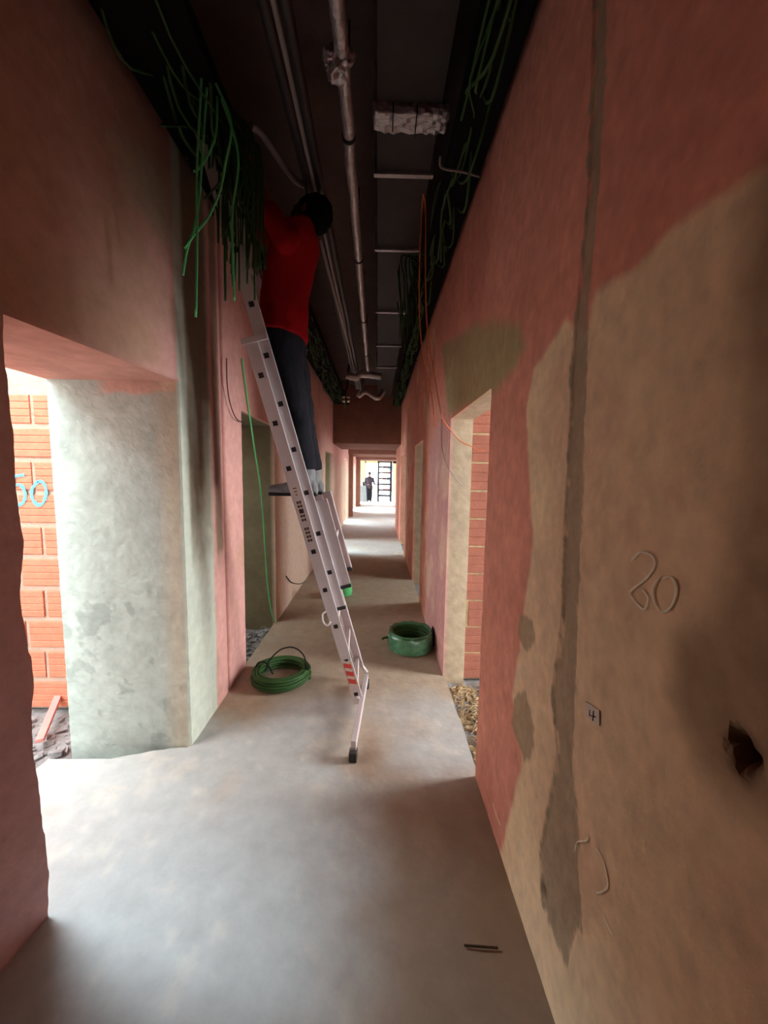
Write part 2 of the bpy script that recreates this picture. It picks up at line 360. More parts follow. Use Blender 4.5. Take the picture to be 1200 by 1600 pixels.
# rough ground outside the slab
g = MB()
nx, ny = 60, 90
def hgt(x, y): return -.07+.05*(mnoise.noise(Vector((x*2.5, y*2.5, 0))))+.02*mnoise.noise(Vector((x*11, y*11, 3)))
for (gx0, gx1, gy0, gy1, a, b) in ((-9, XL+.1, -6, 24, 110, 300), (XR-.1, 9, -6, 24, 110, 300)):
    vs = [(gx0+(gx1-gx0)*i/a, gy0+(gy1-gy0)*j/b, hgt(gx0+(gx1-gx0)*i/a, gy0+(gy1-gy0)*j/b)) for j in range(b+1) for i in range(a+1)]
    g.add(vs, [(j*(a+1)+i, j*(a+1)+i+1, (j+1)*(a+1)+i+1, (j+1)*(a+1)+i) for j in range(b) for i in range(a)], True)
tag(g.build('ground', M['gravel']), kind='structure')
g = MB(); g.box(-40, 40, 24.5, 90, -.4, -.02); tag(g.build('ground_yard', M['white']), kind='structure')
g = MB(); g.box(XL-TL, XR+TR, -4.5, 22, ZC, ZC+.2)
g.box(XR+TR, 1.45, 12.2, 22, ZC, ZC+.2); g.box(XL-2, 3.5, 22, 25.2, 3.4, 3.6)  # last slab runs on unseen past the corridor, added to block sun
tag(g.build('ceiling', M['ceil']), kind='structure')
g = MB(); g.box(-4.6, XL-TL, 2.9, 8.0, ZC-.6, ZC-.4); g.box(-4.6, XL-.2, 11.6, 16.8, ZC-.6, ZC-.4); g.box(1.45, 4.6, 12.2, 16.8, ZC-.6, ZC-.4); g.box(-4.6, XL-.2, 19.9, 22, ZC-.6, ZC-.4); g.box(1.45, 4.6, 19.9, 22, ZC-.6, ZC-.4); g.box(XR+TR, 3.4, -4.5, 12.2, ZC-.6, ZC-.4)  # roof pieces over side rooms, added out of view to shape skylight
tag(g.build('ceiling_light_blockers', M['ceil']), kind='structure')
g = MB(); g.box(XL-TL, XR+TR, -4.7, -4.5, 0, ZC); tag(g.build('wall_front', M['mortar']), kind='structure')

# neighbouring wall across the narrow light well on the left
wall('wall_neighbour', [(-4.3, -4.1, -6, 2.66, -.1, 3.7, .3)], plain((214, 208, 198)))
wall('wall_light_mask_right', [(3.3, 3.5, -4.5, 2.0, -.1, 3.5, .3), (3.3, 3.5, 3.0, 5.0, -.1, 3.5, .3), (3.3, 3.5, 6.1, 8.1, -.1, 3.5, .3), (3.3, 3.5, 9.6, 12.2, -.1, 3.5, .3),
                          (3.3, 3.5, 2.0, 3.0, 2.9, 3.5, .3), (3.3, 3.5, 5.0, 6.1, 2.9, 3.5, .3), (3.3, 3.5, 8.1, 9.6, 2.9, 3.5, .3)], plain((206, 190, 170)))  # unseen wall added outside the rooms, openings shape daylight into floor bands
wall('wall_light_mask_left', [(-4.6, -4.4, 4.4, 8.2, -.1, 3.5, .3), (-4.6, -4.4, 2.81, 3.3, -.1, 3.5, .3), (-4.6, -4.4, 3.3, 4.3, -.1, .5, .3), (-4.6, -4.4, 3.3, 4.3, 2.6, 3.5, .3)], plain((206, 190, 170)))  # unseen wall added on the left, opening placed to light the corridor
# side rooms' partitions
def brickwall(name, x0, x1, yf, depth, z0, z1, bl, bh, mj, m, mm, ridges=4):
    body = MB(); body.box(x0, x1, yf+.012, yf+depth, z0, z1)
    root = body.build(name, M[mm]); tag(root, kind='structure')
    b = MB(); z = z0+.01; r = 0
    while z+bh < z1+.02:
        off = (r % 2)*bl*.5+random.uniform(-.02, .02); x = x1+off
        while x > x0:
            a0, a1 = max(x-bl, x0), min(x-mj, x1)
            if a1-a0 > .03:
                zz = min(z+bh, z1); jy = random.uniform(-.003, .003)
                prof = []
                N_ = ridges
                for k in range(N_):
                    za = z+(zz-z)*(k/N_); zb = z+(zz-z)*((k+1)/N_); g_ = .006
                    prof += [(yf+jy+.005, za), (yf+jy, za+g_), (yf+jy, zb-g_), (yf+jy+.005, zb)]
                vs = [(a, p[0], p[1]) for a in (a0, a1) for p in prof]+[(a, yf+.02, q) for a in (a0, a1) for q in (z, zz)]
                n = len(prof); fs = [(i, i+n, i+n+1, i+1) for i in range(n-1)]
                B = 2*n; fs += [(0, B, B+2, n), (n-1, 2*n-1, B+3, B+1), tuple(range(n))+(B+1, B), tuple(range(2*n-1, n-1, -1))+(B+2, B+3)]
                b.add(vs, fs)
            x -= bl
        z += bh+mj*1.2; r += 1
    b.build('bricks', M[m], root); return root
YB = 2.66
brickwall('wall_outer_brick', -4.5, XL-TL+.03, YB, .15, -.02, 2.38, .31, .190, .028, 'brick', 'mortar')
brickwall('wall_room_brick', XR+TR-.01, 3.3, R1b+.03, .15, -.05, 3.3, .36, .215, .014, 'brickdim', 'straw', 3)
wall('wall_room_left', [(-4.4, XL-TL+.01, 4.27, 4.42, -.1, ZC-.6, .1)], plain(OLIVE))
wall('wall_room_left_far', [(-4.4, XL-TL+.01, 9.8, 9.95, -.1, ZC-.6, .2)], plain((180, 170, 150)))
wall('wall_room_right', [(XR+TR-.01, 3.3, 6.1, 6.25, -.1, 3.3, .1), (XR+TR-.01, 3.3, 9.6, 9.75, -.1, 3.3, .2)], plain((178, 158, 134)))
# ------------------------------------------------------------------ marks on the walls
def stroke(pts2, plane, off, r, name, m, parent, label=None):
    mb = MB()
    for pts in pts2:
        P3 = [(onX(x, y, XR-off) if plane == 'X' else onY(x, y, plane-off)) for x, y in pts]
        P3 = crom(P3, 10) if len(P3) > 2 else [P3[0].lerp(P3[1], i/8) for i in range(9)]
        nrm = Vector((-1,0,0)) if plane == 'X' else Vector((0,-1,0)); vs = []
        for i, p in enumerate(P3):
            t = (P3[min(i+1, len(P3)-1)]-P3[max(i-1, 0)]).normalized(); s = t.cross(nrm)
            k = r*(.65+.5*mnoise.noise(p*60)+.15)
            vs += [p-s*k, p-s*k*.5+nrm*.0006, p+s*k*.5+nrm*.0006, p+s*k]
        mb.add(vs, [(i*4+j, i*4+j+1, i*4+j+5, i*4+j+4) for i in range(len(P3)-1) for j in range(3)])
    o = mb.build(name, m, parent)
    if label: o['label'] = label
    return o
stroke([[(986,877),(1000,863),(1018,868),(1022,885),(1008,905),(985,925),(992,940),(1006,952),(1012,935),(1004,922)],
        [(1032,900),(1020,920),(1024,945),(1036,957),(1050,945),(1056,920),(1048,902),(1034,904)]], 'X', .004, .003, 'chalk_number', M['chalk'], wr)
stroke([[(898,1330),(902,1316),(916,1314),(919,1306)], [(931,1326),(942,1345),(949,1380),(944,1392),(932,1396)], [(942,1430),(950,1448),(956,1460)], [(770,1255),(776,1275),(782,1290)]], 'X', .004, .003, 'chalk_mark', M['chalk'], wr)
s5 = stroke([[(38,742),(22,744)],[(22,744),(20,761)],[(20,761),(30,757),(39,768),(37,784),(24,792)]], YB, .002, .013, 'painted_number', M['bluepaint'], bpy.data.objects['wall_outer_brick'])
stroke([[(60,752),(50,764),(51,780),(60,789),(69,783),(72,765),(66,753),(58,753)]], YB, .002, .013, 'painted_number', M['bluepaint'], bpy.data.objects['wall_outer_brick'])
# small paper sticker on the right wall
sp = [onX(x, y, XR-.0045) for x, y in ((914,1096),(936,1110),(936,1134),(916,1120))]
mb = MB(); mb.add(sp+[p+Vector((.003,0,0)) for p in sp], [(0,1,2,3),(7,6,5,4),(0,4,5,1),(1,5,6,2),(2,6,7,3),(3,7,4,0)])
st = mb.build('wall_sticker', M['paper']); tag(st, 'small white paper tag stuck on the right wall below the chalk number', 'sticker')
mb = MB()
a, b, c_, d_, e_ = [onX(x, y, XR-.006) for x, y in ((921,1109),(921,1118),(930,1120),(927,1111),(926,1126))]
mb.tube([a, b], .0011, 5); mb.tube([b, c_], .0011, 5); mb.tube([d_, e_], .0011, 5); mb.build('mark', M['ink'], st)

# ------------------------------------------------------------------ ladder
lad_b = onY(553, 1131, 2.60); lad_b.z = max(lad_b.z, .06)
lad_t = onY(298, 255, 2.13)                          # direction of the climb (left edge of the near stile)
ld = (lad_t-lad_b).normalized()
near_d = Vector((0, 1, 0)); near_d = (near_d-ld*near_d.dot(ld)).normalized()       # along the rungs, away from the camera
nn = near_d.cross(ld).normalized()                   # normal of the ladder plane
if nn.x < 0: nn = -nn
S = .262; LT = (lad_t-lad_b).length
def at_y(py, base=lad_b):                            # length along the ladder whose picture row is py (near stile)
    lo, hi = 0, 6
    for _ in range(40):
        m_ = (lo+hi)/2; p = base+ld*m_; q = RWC.transposed() @ (p-O); yy = 800-FPX*(q.y/-q.z)
        if yy > py: lo = m_
        else: hi = m_
    return lo
root_l = thing('extension_ladder', 'three section aluminium extension ladder leaning left with a man standing on it', 'ladder', (lad_b.x, lad_b.y+.25, 0))
def local_l(o): return local(o, root_l)
SW, ST = .070, .024
def stile(s0, s1, noff, doff, name, sgn):
    """channel stile from s0 to s1 along the climb, offset noff along the normal and doff along the rungs"""
    mb = MB(); c = lad_b+ld*((s0+s1)/2)+nn*(noff+SW/2)+near_d*doff; h = (s1-s0)/2
    mb.obox(c, ld*h, nn*SW/2, near_d*.0025)
    for k in (-1, 1): mb.obox(c+nn*k*(SW/2-.003)+near_d*sgn*ST/2, ld*h, nn*.003, near_d*ST/2)
    o = local_l(mb.build(name, M['alu'])); bevel(o, .0012, 2)
    e = MB()
    e.obox(c+nn*(SW/2+.0006)+near_d*sgn*ST*.35, ld*h, nn*.0008, near_d*ST*.45); e.build('edge_strip', M['aluedge'], o)
    return o
def sect(s0, s1, noff, d0, d1, r0, sname, holes=True, skip=()):
    a = stile(s0, s1, noff, d0, 'stile', 1); stile(s0, s1, noff, d1, 'stile', -1)
    s = r0; k = 0
    while s < s1-.05:
        if s > s0+.04:
            c = lad_b+ld*s+nn*(noff+SW/2)
            mb = MB(); mb.obox(c+near_d*((d0+d1)/2), ld*.0135, nn*.0135, near_d*((d1-d0)/2-.002)); bevel(local_l(mb.build('rung', M['alu'])), .002)
            if holes:
                mb = MB(); mb.obox(c+near_d*(d0-.003), ld*.0145, nn*.0145, near_d*.002)
                mb.obox(c+near_d*(d0-.004)+ld*.004, ld*.004, nn*.006, near_d*.003)
                bevel(local_l(mb.build('rung_socket', M['hole'])), .002)
        s += S; k += 1
W_ = .42
b1 = at_y(530); r0 = at_y(1086)
S = (at_y(589)-at_y(1086))/8
sect(0, b1, 0, 0, W_, r0 % S, 'base')
s2 = at_y(957); r2 = at_y(902)
sect(s2, LT+.15, .056, .03, W_-.03, r2, 'middle')
s3 = at_y(950); r3 = s3+.06
sect(s3+.10, at_y(794), .128, .055, W_-.055, at_y(800)-S, 'upper', holes=False)
for s, nf, dd in ((s2, .056, .03), (s2, .056, W_-.03), (s3+.10, .128, .055), (s3+.10, .128, W_-.055)):
    mb = MB(); mb.obox(lad_b+ld*(s-.008)+nn*(nf+SW/2)+near_d*(dd+(.01 if dd < .2 else -.01)), ld*.012, nn*(SW/2+.002), near_d*.015); local_l(mb.build('end_cap', M['rubber']))
# guide bracket at the top of the base section, hook at mid height
for dd in (0, W_):
    mb = MB(); mb.obox(lad_b+ld*(b1-.012)+nn*.055+near_d*dd, ld*.016, nn*.075, near_d*.008); local_l(mb.build('guide_bracket', M['alu']))
mb = MB(); hb = lad_b+ld*at_y(965)+near_d*-.01; mb.tube([hb-nn*-.0+ld*.05, hb-nn*.025+ld*.035, hb-nn*.035-ld*.02, hb-nn*.015-ld*.05, hb+nn*.01-ld*.03], .006, 8); local_l(mb.build('hook', M['aluedge']))
# stickers on the near stile
def stick(py, h, w_, m, name, t=.0035, noff=0):
    s = at_y(py); mb = MB(); mb.obox(lad_b+ld*s+nn*(noff+SW/2)-near_d*t, ld*h, nn*w_, near_d*.0006); return local_l(mb.build(name, m))
stick(769, .034, .019, M['paper'], 'round_sticker')
for k in range(3): stick(765+k*5, .003, .010-.002*k, M['ink'], 'sticker_mark', .0045)
for py, rows in ((795, 3), (810, 3), (836, 4)):
    stick(py, .026, .017, M['paper'], 'sticker')
    for k in range(rows):
        for q in (-1, 1):
            s = at_y(py-8+k*6); mb = MB(); mb.obox(lad_b+ld*s+nn*(SW/2+q*.008)-near_d*.0045, ld*.0085, nn*.0065, near_d*.0006); local_l(mb.build('sticker_mark', M['ink']))
lb_ = stick(1055, .095, .026, M['redlabel'], 'warning_sticker')
for k in range(4):
    s = at_y(1036+k*12); mb = MB(); mb.obox(lad_b+ld*s+nn*(SW/2)-near_d*.0046, (ld*.010+nn*.004), (nn*.024-ld*.012), near_d*.0006); local_l(mb.build('sticker_stripe', M['paper']))
# stabiliser bar with rubber feet
f0 = onZ(552, 1176, .045); f1 = onZ(572, 1066, .045)
mb = MB(); ax = (f1-f0).normalized(); sx = ax.cross(Vector((0,0,1))); L_ = (f1-f0).length/2
mid = (f0+f1)/2+Vector((0,0,.04)); mb.obox(mid, ax*L_, sx*.016, Vector((0,0,.032))); bevel(local_l(mb.build('stabiliser_bar', M['alu'])), .003)
for f in (f0, f1):
    mb = MB(); mb.obox(Vector((f.x, f.y, .030)), ax*.03, sx*.024, Vector((0,0,.030))); bevel(local_l(mb.build('rubber_foot', M['rubber'])), .006)
for dd in (0, W_):
    q = lad_b+ld*.06+nn*(SW/2)+near_d*dd; mb = MB(); pz = mid+ax*((q-mid).dot(ax)); mb.tube([q, (pz.x, pz.y, pz.z)], .014, 8); local_l(mb.build('bracket', M['alu']))

# ------------------------------------------------------------------ people
def remesh(o, vox=.008, it=6, f=.6):
    r = o.modifiers.new('remesh', 'REMESH'); r.mode = 'VOXEL'; r.voxel_size = vox; r.use_smooth_shade = True
    s = o.modifiers.new('smooth', 'SMOOTH'); s.iterations = it; s.factor = f; return o
def loft(mb, rings, n=20):
    """rings: (centre, half-axis a, half-axis b) vectors"""
    vs = []; fs = []
    for c, a, b in rings:
        c, a, b = Vector(c), Vector(a), Vector(b)
        for k in range(n): t = 2*math.pi*k/n; vs.append(c+a*math.cos(t)+b*math.sin(t))
    for i in range(len(rings)-1):
        for k in range(n): k2 = (k+1) % n; fs.append((i*n+k, i*n+k2, (i+1)*n+k2, (i+1)*n+k))
    fs.append(tuple(range(n))[::-1]); fs.append(tuple((len(rings)-1)*n+k for k in range(n)))
    mb.add(vs, fs, True)
def hand(mb, wr_, pd, sd, sc=1.0, curl=.5):
    """wr_ wrist, pd pointing direction, sd towards the thumb"""
    pd = Vector(pd).normalized(); sd = Vector(sd); sd = (sd-pd*sd.dot(pd)).normalized(); nd = pd.cross(sd)
    wr_ = Vector(wr_); q = wr_+pd*.085*sc
    loft(mb, [(wr_, sd*.024*sc, nd*.016*sc), (wr_+pd*.04*sc, sd*.036*sc, nd*.015*sc), (q, sd*.040*sc, nd*.013*sc)], 12)
    for k, L in enumerate((.072, .080, .074, .058)):
        b = q+sd*(.030-.020*k)*sc-pd*.006*sc; p1 = b+(pd*.95+nd*curl*.4)*L*.45*sc; p2 = p1+(pd*.75+nd*curl)*L*.32*sc; p3 = p2+(pd*.4+nd*curl*1.3)*L*.26*sc
        mb.cap(b, p1, .0095*sc, .0088*sc, 8); mb.cap(p1, p2, .0088*sc, .008*sc, 8); mb.cap(p2, p3, .008*sc, .007*sc, 8)
    b = wr_+pd*.025*sc+sd*.026*sc; p1 = b+(pd*.6+sd*.75)*.042*sc; p2 = p1+(pd*.9+sd*.25+nd*.3)*.032*sc
    mb.cap(b, p1, .012*sc, .010*sc, 8); mb.cap(p1, p2, .010*sc, .008*sc, 8)

# the man on the ladder ------------------------------------------------
sole_ = lad_b+ld*at_y(782)                            # he stands on a rung of the front section
man = thing('person', 'man in red shirt and dark trousers standing on the ladder reaching up to the ceiling', 'person', (onY(470, 778, 2.6)))
def mloc(o): return local(o, man)
Yn, Yf = 2.50, 2.66
J = lambda x, y, Y: onY(x, y, Y)
pel = J(446, 505, 2.50); wst = J(446, 465, 2.47); che = J(458, 400, 2.42); nkb = J(466, 362, 2.40); hd = J(485, 338, 2.38)
body = MB()
loft(body, [(J(448,560,2.52), (.10,0,0), (0,.12,0)), (pel, (.125,0,0), (0,.16,0)), (wst, (.11,0,.0), (0,.145,0)), (che, (.125,0,.02), (0,.17,0)), (nkb, (.09,0,.03), (0,.15,0))])
body.cap(nkb, J(474,350,2.39), .06, .055)
hf = Vector((-.55, .12, .55)).normalized()           # face looks up and left
hr = Matrix(((0,0,0),(0,0,0),(0,0,0)))
hz = Vector((.55, 0, .62)).normalized(); hy = hz.cross(hf).normalized(); hf = hy.cross(hz).normalized()
HR = Matrix((hf, hy, hz)).transposed()
body.ellipsoid(hd, .098, .076, .118, 18, 12, HR)
body.ellipsoid(hd+hf*.045-hz*.05, .05, .052, .06, 12, 8, HR)                 # jaw
body.ellipsoid(hd+hf*.10-hz*.012, .02, .014, .024, 10, 8, HR)                # nose
for k in (-1, 1):
    body.ellipsoid(hd+hy*k*.077-hz*.01, .022, .010, .032, 10, 8, HR)         # ears
    body.ellipsoid(hd+hf*.082+hy*k*.03+hz*.022, .012, .018, .009, 10, 6, HR) # brow
body.ellipsoid(hd+hf*.09-hz*.055, .012, .024, .009, 10, 6, HR)               # lips
shn = J(446, 372, 2.24); shf = J(452, 366, 2.58)
eln = J(418, 328, 2.20); wrn = J(402, 268, 2.20)
elf = J(412, 372, 2.62); wrf = J(398, 300, 2.55)
for a_, e_, w2 in ((shn, eln, wrn), (shf, elf, wrf)):
    body.cap(a_, e_, .052, .042); body.cap(e_, w2, .040, .028); hand(body, w2, (w2-e_), Vector((-.3,-.6,.2)), 1.0, .5)
ank = [J(476, 745, Yn-.0), J(487, 745, Yf+.04)]; kn = [J(462, 640, Yn), J(470, 640, Yf+.02)]; hp = [J(440, 535, Yn-.06), J(452, 535, Yf-.06)]
for k in range(2): body.cap(hp[k], kn[k], .09, .060); body.cap(kn[k], ank[k], .058, .040)
bo = mloc(body.build('body', M['skin'])); remesh(bo, .0075, 3, .5)
# shirt
sh = MB()
loft(sh, [(J(441,528,2.50), (.155,0,-.02), (0,.195,0)), (J(442,505,2.50), (.150,0,-.015), (0,.19,0)), (J(445,465,2.47), (.142,0,0), (0,.178,0)), (J(452,425,2.44), (.150,0,.02), (0,.19,0)),
          (J(460,392,2.42), (.150,0,.03), (0,.20,0)), (J(463,370,2.40), (.120,0,.05), (0,.18,0)), (J(466,356,2.39), (.075,0,.05), (0,.10,0))], 28)
sh.ellipsoid(shn, .075, .07, .075); sh.ellipsoid(shf, .075, .07, .075)
sh.cap(shn, shn.lerp(eln, .85), .072, .064); sh.cap(shf, shf.lerp(elf, .85), .072, .064)
so = mloc(sh.build('shirt', M['shirt'])); remesh(so, .009, 5, .6)
dt = bpy.data.textures.new('folds', 'CLOUDS'); dt.noise_scale = .12
dm = so.modifiers.new('folds', 'DISPLACE'); dm.texture = dt; dm.strength = .022; dm.mid_level = .5
# trousers
tr = MB()
loft(tr, [(J(441,505,2.50), (.130,0,0), (0,.175,0)), (J(441,540,2.51), (.143,0,0), (0,.185,0)), (J(445,575,2.52), (.115,0,0), (0,.165,0))], 24)
for k in range(2):
    tr.tube([hp[k], hp[k].lerp(kn[k], .5), kn[k], kn[k].lerp(ank[k], .5), ank[k]+Vector((0,0,.04))], [.108, .100, .086, .080, .078], 18)
to = mloc(tr.build('trousers', M['trousers'])); remesh(to, .009, 5, .6)
dm = to.modifiers.new('folds', 'DISPLACE'); dm.texture = dt; dm.strength = .025
# hair
ha = MB(); ha.ellipsoid(hd+hz*.018-hf*.014, .106, .087, .114, 18, 12, HR); ho = mloc(ha.build('hair', M['hair'])); remesh(ho, .008, 2, .5)
dt2 = bpy.data.textures.new('curls', 'CLOUDS'); dt2.noise_scale = .02
dm = ho.modifiers.new('curls', 'DISPLACE'); dm.texture = dt2; dm.strength = .018
# shoes
for k in range(2):
    a_ = ank[k]; b_ = MB(); zs = J(470, 773, Yn).z
    hx, tx = a_.x+.085, a_.x-.235; y_ = a_.y
    loft(b_, [((hx,y_,zs+.03), (0,.028,0), (0,0,.028)), ((hx-.02,y_,zs+.05), (0,.042,0), (0,0,.05)), ((a_.x,y_,zs+.062), (0,.048,0), (0,0,.062)), ((a_.x-.06,y_,zs+.052), (0,.048,0), (0,0,.052)),
              ((a_.x-.13,y_,zs+.038), (0,.052,0), (0,0,.038)), ((tx+.02,y_,zs+.03), (0,.044,0), (0,0,.03)), ((tx,y_,zs+.022), (0,.022,0), (0,0,.018))], 18)
    b_.tube([(a_.x,y_,zs+.05), a_+Vector((0,0,.05))], [.062, .072], 16)
    s_ = mloc(b_.build('shoe', M['dusty'])); remesh(s_, .007, 3, .5)
    c2 = MB(); c2.box(tx+.01, hx-.005, y_-.04, y_+.04, zs-.008, zs+.014); local(bevel(c2.build('sole', M['black']), .006), man)

# ------------------------------------------------------------------ far end of the corridor
def walker(name, label, foot, h, m_top, m_leg):
    r = thing(name, label, 'person', foot); k = h/1.75; b = MB()
    f = Vector(foot); V_ = lambda x, y, z: f+Vector((x, y, z))*k
    loft(b, [(V_(0,0,.80), (.15,0,0), (0,.11,0)), (V_(0,0,.95), (.165,0,0), (0,.12,0)), (V_(0,0,1.12), (.15,0,0), (0,.11,0)), (V_(0,0,1.32), (.19,0,0), (0,.12,0)), (V_(0,0,1.42), (.17,0,0), (0,.10,0)), (V_(0,0,1.47), (.07,0,0), (0,.06,0))])
    b.cap(V_(0,0,1.45), V_(0,0,1.55), .055*k, .05*k); b.ellipsoid(V_(0,-.01,1.63), .078*k, .095*k, .12*k)
    b.ellipsoid(V_(0,-.105,1.62), .014*k, .02*k, .02*k)
    for s in (-1, 1):
        b.cap(V_(s*.085,0,.86), V_(s*.085,-.02,.48), .085*k, .058*k); b.cap(V_(s*.085,-.02,.48), V_(s*.08,.02,.09), .055*k, .04*k)
        b.cap(V_(s*.08,.03,.045), V_(s*.09,-.15,.035), .04*k, .034*k)
    b.cap(V_(-.19,0,1.38), V_(-.25,.03,1.10), .05*k, .042*k); b.cap(V_(-.25,.03,1.10), V_(-.12,-.14,1.0), .04*k, .03*k); hand(b, V_(-.12,-.14,1.0), (.8,-.3,.1), (0,0,1), k)
    b.cap(V_(.19,0,1.38), V_(.27,.02,1.10), .05*k, .042*k); b.cap(V_(.27,.02,1.10), V_(.38,-.16,1.02), .04*k, .03*k); hand(b, V_(.38,-.16,1.02), (.8,-.3,0), (0,0,1), k)
    o = local(b.build('body', M['skin']), r); remesh(o, .012, 3, .5)
    j = MB(); loft(j, [(V_(0,0,.84), (.19,0,0), (0,.15,0)), (V_(0,0,1.1), (.18,0,0), (0,.14,0)), (V_(0,0,1.32), (.215,0,0), (0,.145,0)), (V_(0,0,1.43), (.19,0,0), (0,.12,0)), (V_(0,0,1.50), (.09,0,0), (0,.08,0))])
    j.cap(V_(-.2,0,1.38), V_(-.26,.03,1.10), .07*k, .058*k); j.cap(V_(-.26,.03,1.10), V_(-.15,-.11,1.01), .055*k, .045*k)
    j.cap(V_(.2,0,1.38), V_(.28,.02,1.10), .07*k, .058*k); j.cap(V_(.28,.02,1.10), V_(.36,-.12,1.03), .055*k, .045*k)
    remesh(local(j.build('jacket', m_top), r), .014, 4, .5)
    l = MB()
    for s in (-1, 1): l.tube([V_(s*.09,0,.95), V_(s*.09,-.02,.48), V_(s*.08,.02,.07)], [.115*k, .085*k, .07*k], 14)
    remesh(local(l.build('trousers', m_leg), r), .014, 3, .5)
    c = MB(); c.ellipsoid(V_(0,.0,1.68), .09*k, .108*k, .085*k); c.ellipsoid(V_(0,-.10,1.68), .06*k, .06*k, .012*k); local(c.build('cap', m_leg), r)
    return r
YW = 23.6
fw = onY(577, 780, YW)
walker('person', 'distant worker in dark clothes and cap standing in the bright far end of the corridor', (fw.x, YW, -.0), 1.82, M['jacket'], M['trousers'])
# scaffold tower
sx0, sx1 = onY(591, 760, 24).x, onY(611, 760, 24).x
sc_ = thing('scaffold_tower', 'dark steel scaffold tower with level bars at the far bright end of the corridor', 'scaffold', ((sx0+sx1)/2, 24.4, 0))
for yy in (24.0, 24.9):
    for xx in (sx0, sx1):
        mb = MB(); mb.tube([(xx, yy, 0), (xx, yy, 3.2)], .06, 8); local(mb.build('post', M['steel']), sc_)
    for k in range(8):
        mb = MB(); mb.tube([(sx0, yy, .35+k*.36), (sx1, yy, .35+k*.36)], .045, 8); local(mb.build('crossbar', M['steel']), sc_)
for xx in (sx0, sx1):
    for z_ in (.4, 1.6, 2.8):
        mb = MB(); mb.tube([(xx, 24.0, z_), (xx, 24.9, z_)], .022, 6); local(mb.build('side_brace', M['steel']), sc_)
bl = onY(567, 776, 23.9)
mb = MB(); mb.box(bl.x-.30, bl.x+.26, 23.9, 24.4, 0, .98); bevel(mb.build('concrete_block', M['block']), .01)
tag(bpy.data.objects['concrete_block'], 'tall grey block standing left of the distant worker', 'block')
mb = MB(); mb.box(bl.x-.02, bl.x+.26, 23.95, 24.3, .98, 1.22); ob = bevel(mb.build('dark_crate', M['steel']), .008); tag(ob, 'small dark crate on top of the grey block beside the distant worker', 'crate')
# end wall and the building over the yard
wall('wall_end', [(XL-.4, XL+.38, 25.2, 25.4, -.1, 3.4, .2), (XL+.3, 2.2, 25.2, 25.4, 2.42, 3.4, .2), (1.0, 2.2, 25.2, 25.4, -.1, 3.4, .2)], plain((206, 176, 130)))
bd = thing('building', 'pale and red building across the yard seen behind the scaffold', 'building', (2.6, 40, 0))
mb = MB(); mb.box(.6, 5.2, 40, 44, -.1, 6); local(mb.build('facade', M['redrender']), bd)
for k in range(5):
    mb = MB(); mb.box(.55, 5.25, 39.9, 40.02, .5+k*1.1, .82+k*1.1); local(mb.build('ledge', M['white']), bd)
for i in range(3):
    for k in range(3):
        f = MB(); f.box(.9+i*1.4, 1.6+i*1.4, 39.93, 40.05, .95+k*1.1, 1.5+k*1.1); o = local(f.build('window', M['white']), bd)
        f = MB(); f.box(.97+i*1.4, 1.53+i*1.4, 39.9, 39.94, 1.0+k*1.1, 1.45+k*1.1); p = f.build('pane', M['glass'], o) 

# ------------------------------------------------------------------ ceiling services
def run(name, X, Z, y0, y1, r, m, label, cat, wob=.01, n=14, corr=0):
    K = int((y1-y0)/.5)+1
    pts = [(X+wob*mnoise.noise(Vector((i*.7, X*9, 0))), y0+(y1-y0)*i/K, Z+wob*mnoise.noise(Vector((i*.7, X*9, 5)))) for i in range(K+1)]
    mb = MB(); mb.tube(pts, r, n, steps=6, corr=corr); o = mb.build(name, m); tag(o, label, cat); return o
ZP = 3.38
def XonZ(px, py, Z): r = ray(px, py); return (O+r*((Z-HC)/r.z))
p0 = XonZ(530, 30, ZP); p1 = XonZ(568, 500, ZP)
pipe = thing('insulated_pipe', 'long pipe wrapped in crinkled silver foil running down the middle of the ceiling', 'pipe', (p0.x, 1, ZP))
pts = []; K = 44
for i in range(K+1):
    t = -0.15+1.9*(i/K); q = p0.lerp(p1, t); q.x += .008*mnoise.noise(Vector((i*.5, 0, 0))); pts.append(q)
mb = MB(); rad = [.029*(1+.10*mnoise.noise(Vector((i*1.3, 2, 0)))) for i in range(len(pts)*3)]
mb.tube(pts, rad, 16, steps=5, corr=.05); local(mb.build('foil_wrap', M['foil']), pipe)
jp = XonZ(527, 98, ZP); mb = MB()
mb.ellipsoid(jp, .055, .06, .05, 24, 16); o = local(mb.build('crumpled_joint', M['foil']), pipe); remesh(o, .005, 0, 0)
dt3 = bpy.data.textures.new('crumple', 'VORONOI'); dt3.noise_scale = .03
dm = o.modifiers.new('crumple', 'DISPLACE'); dm.texture = dt3; dm.strength = .045
for k, yy in enumerate((2.1, 3.2, 4.4, 5.6)):
    t = (yy-p0.y)/(p1.y-p0.y); q = p0.lerp(p1, t); mb = MB(); mb.tube([q+Vector((0,0,.03)), (q.x, q.y, ZC)], .005, 6); local(mb.build('hanger_rod', M['steel']), pipe)
    mb = MB(); mb.tube([q-Vector((0,.01,0)), q+Vector((0,.01,0))], .034, 16); local(mb.build('clamp', M['steel']), pipe)
# black pipes left of it
for i, (px, mm, r, nm, lb2) in enumerate(((416, 'darkpipe', .024, 'black_pipe', 'black ceiling pipe farthest left of the silver foil pipe'), (431, 'greypipe', .012, 'grey_conduit', 'thin grey conduit running between the two black ceiling pipes'), (449, 'darkpipe', .024, 'black_pipe', 'black ceiling pipe between the thin grey conduit and the silver foil pipe'))):
    q = XonZ(px, 20, 3.32); run(nm, q.x, 3.32, .3, 7.5, r, M[mm], lb2, 'pipe', .01)
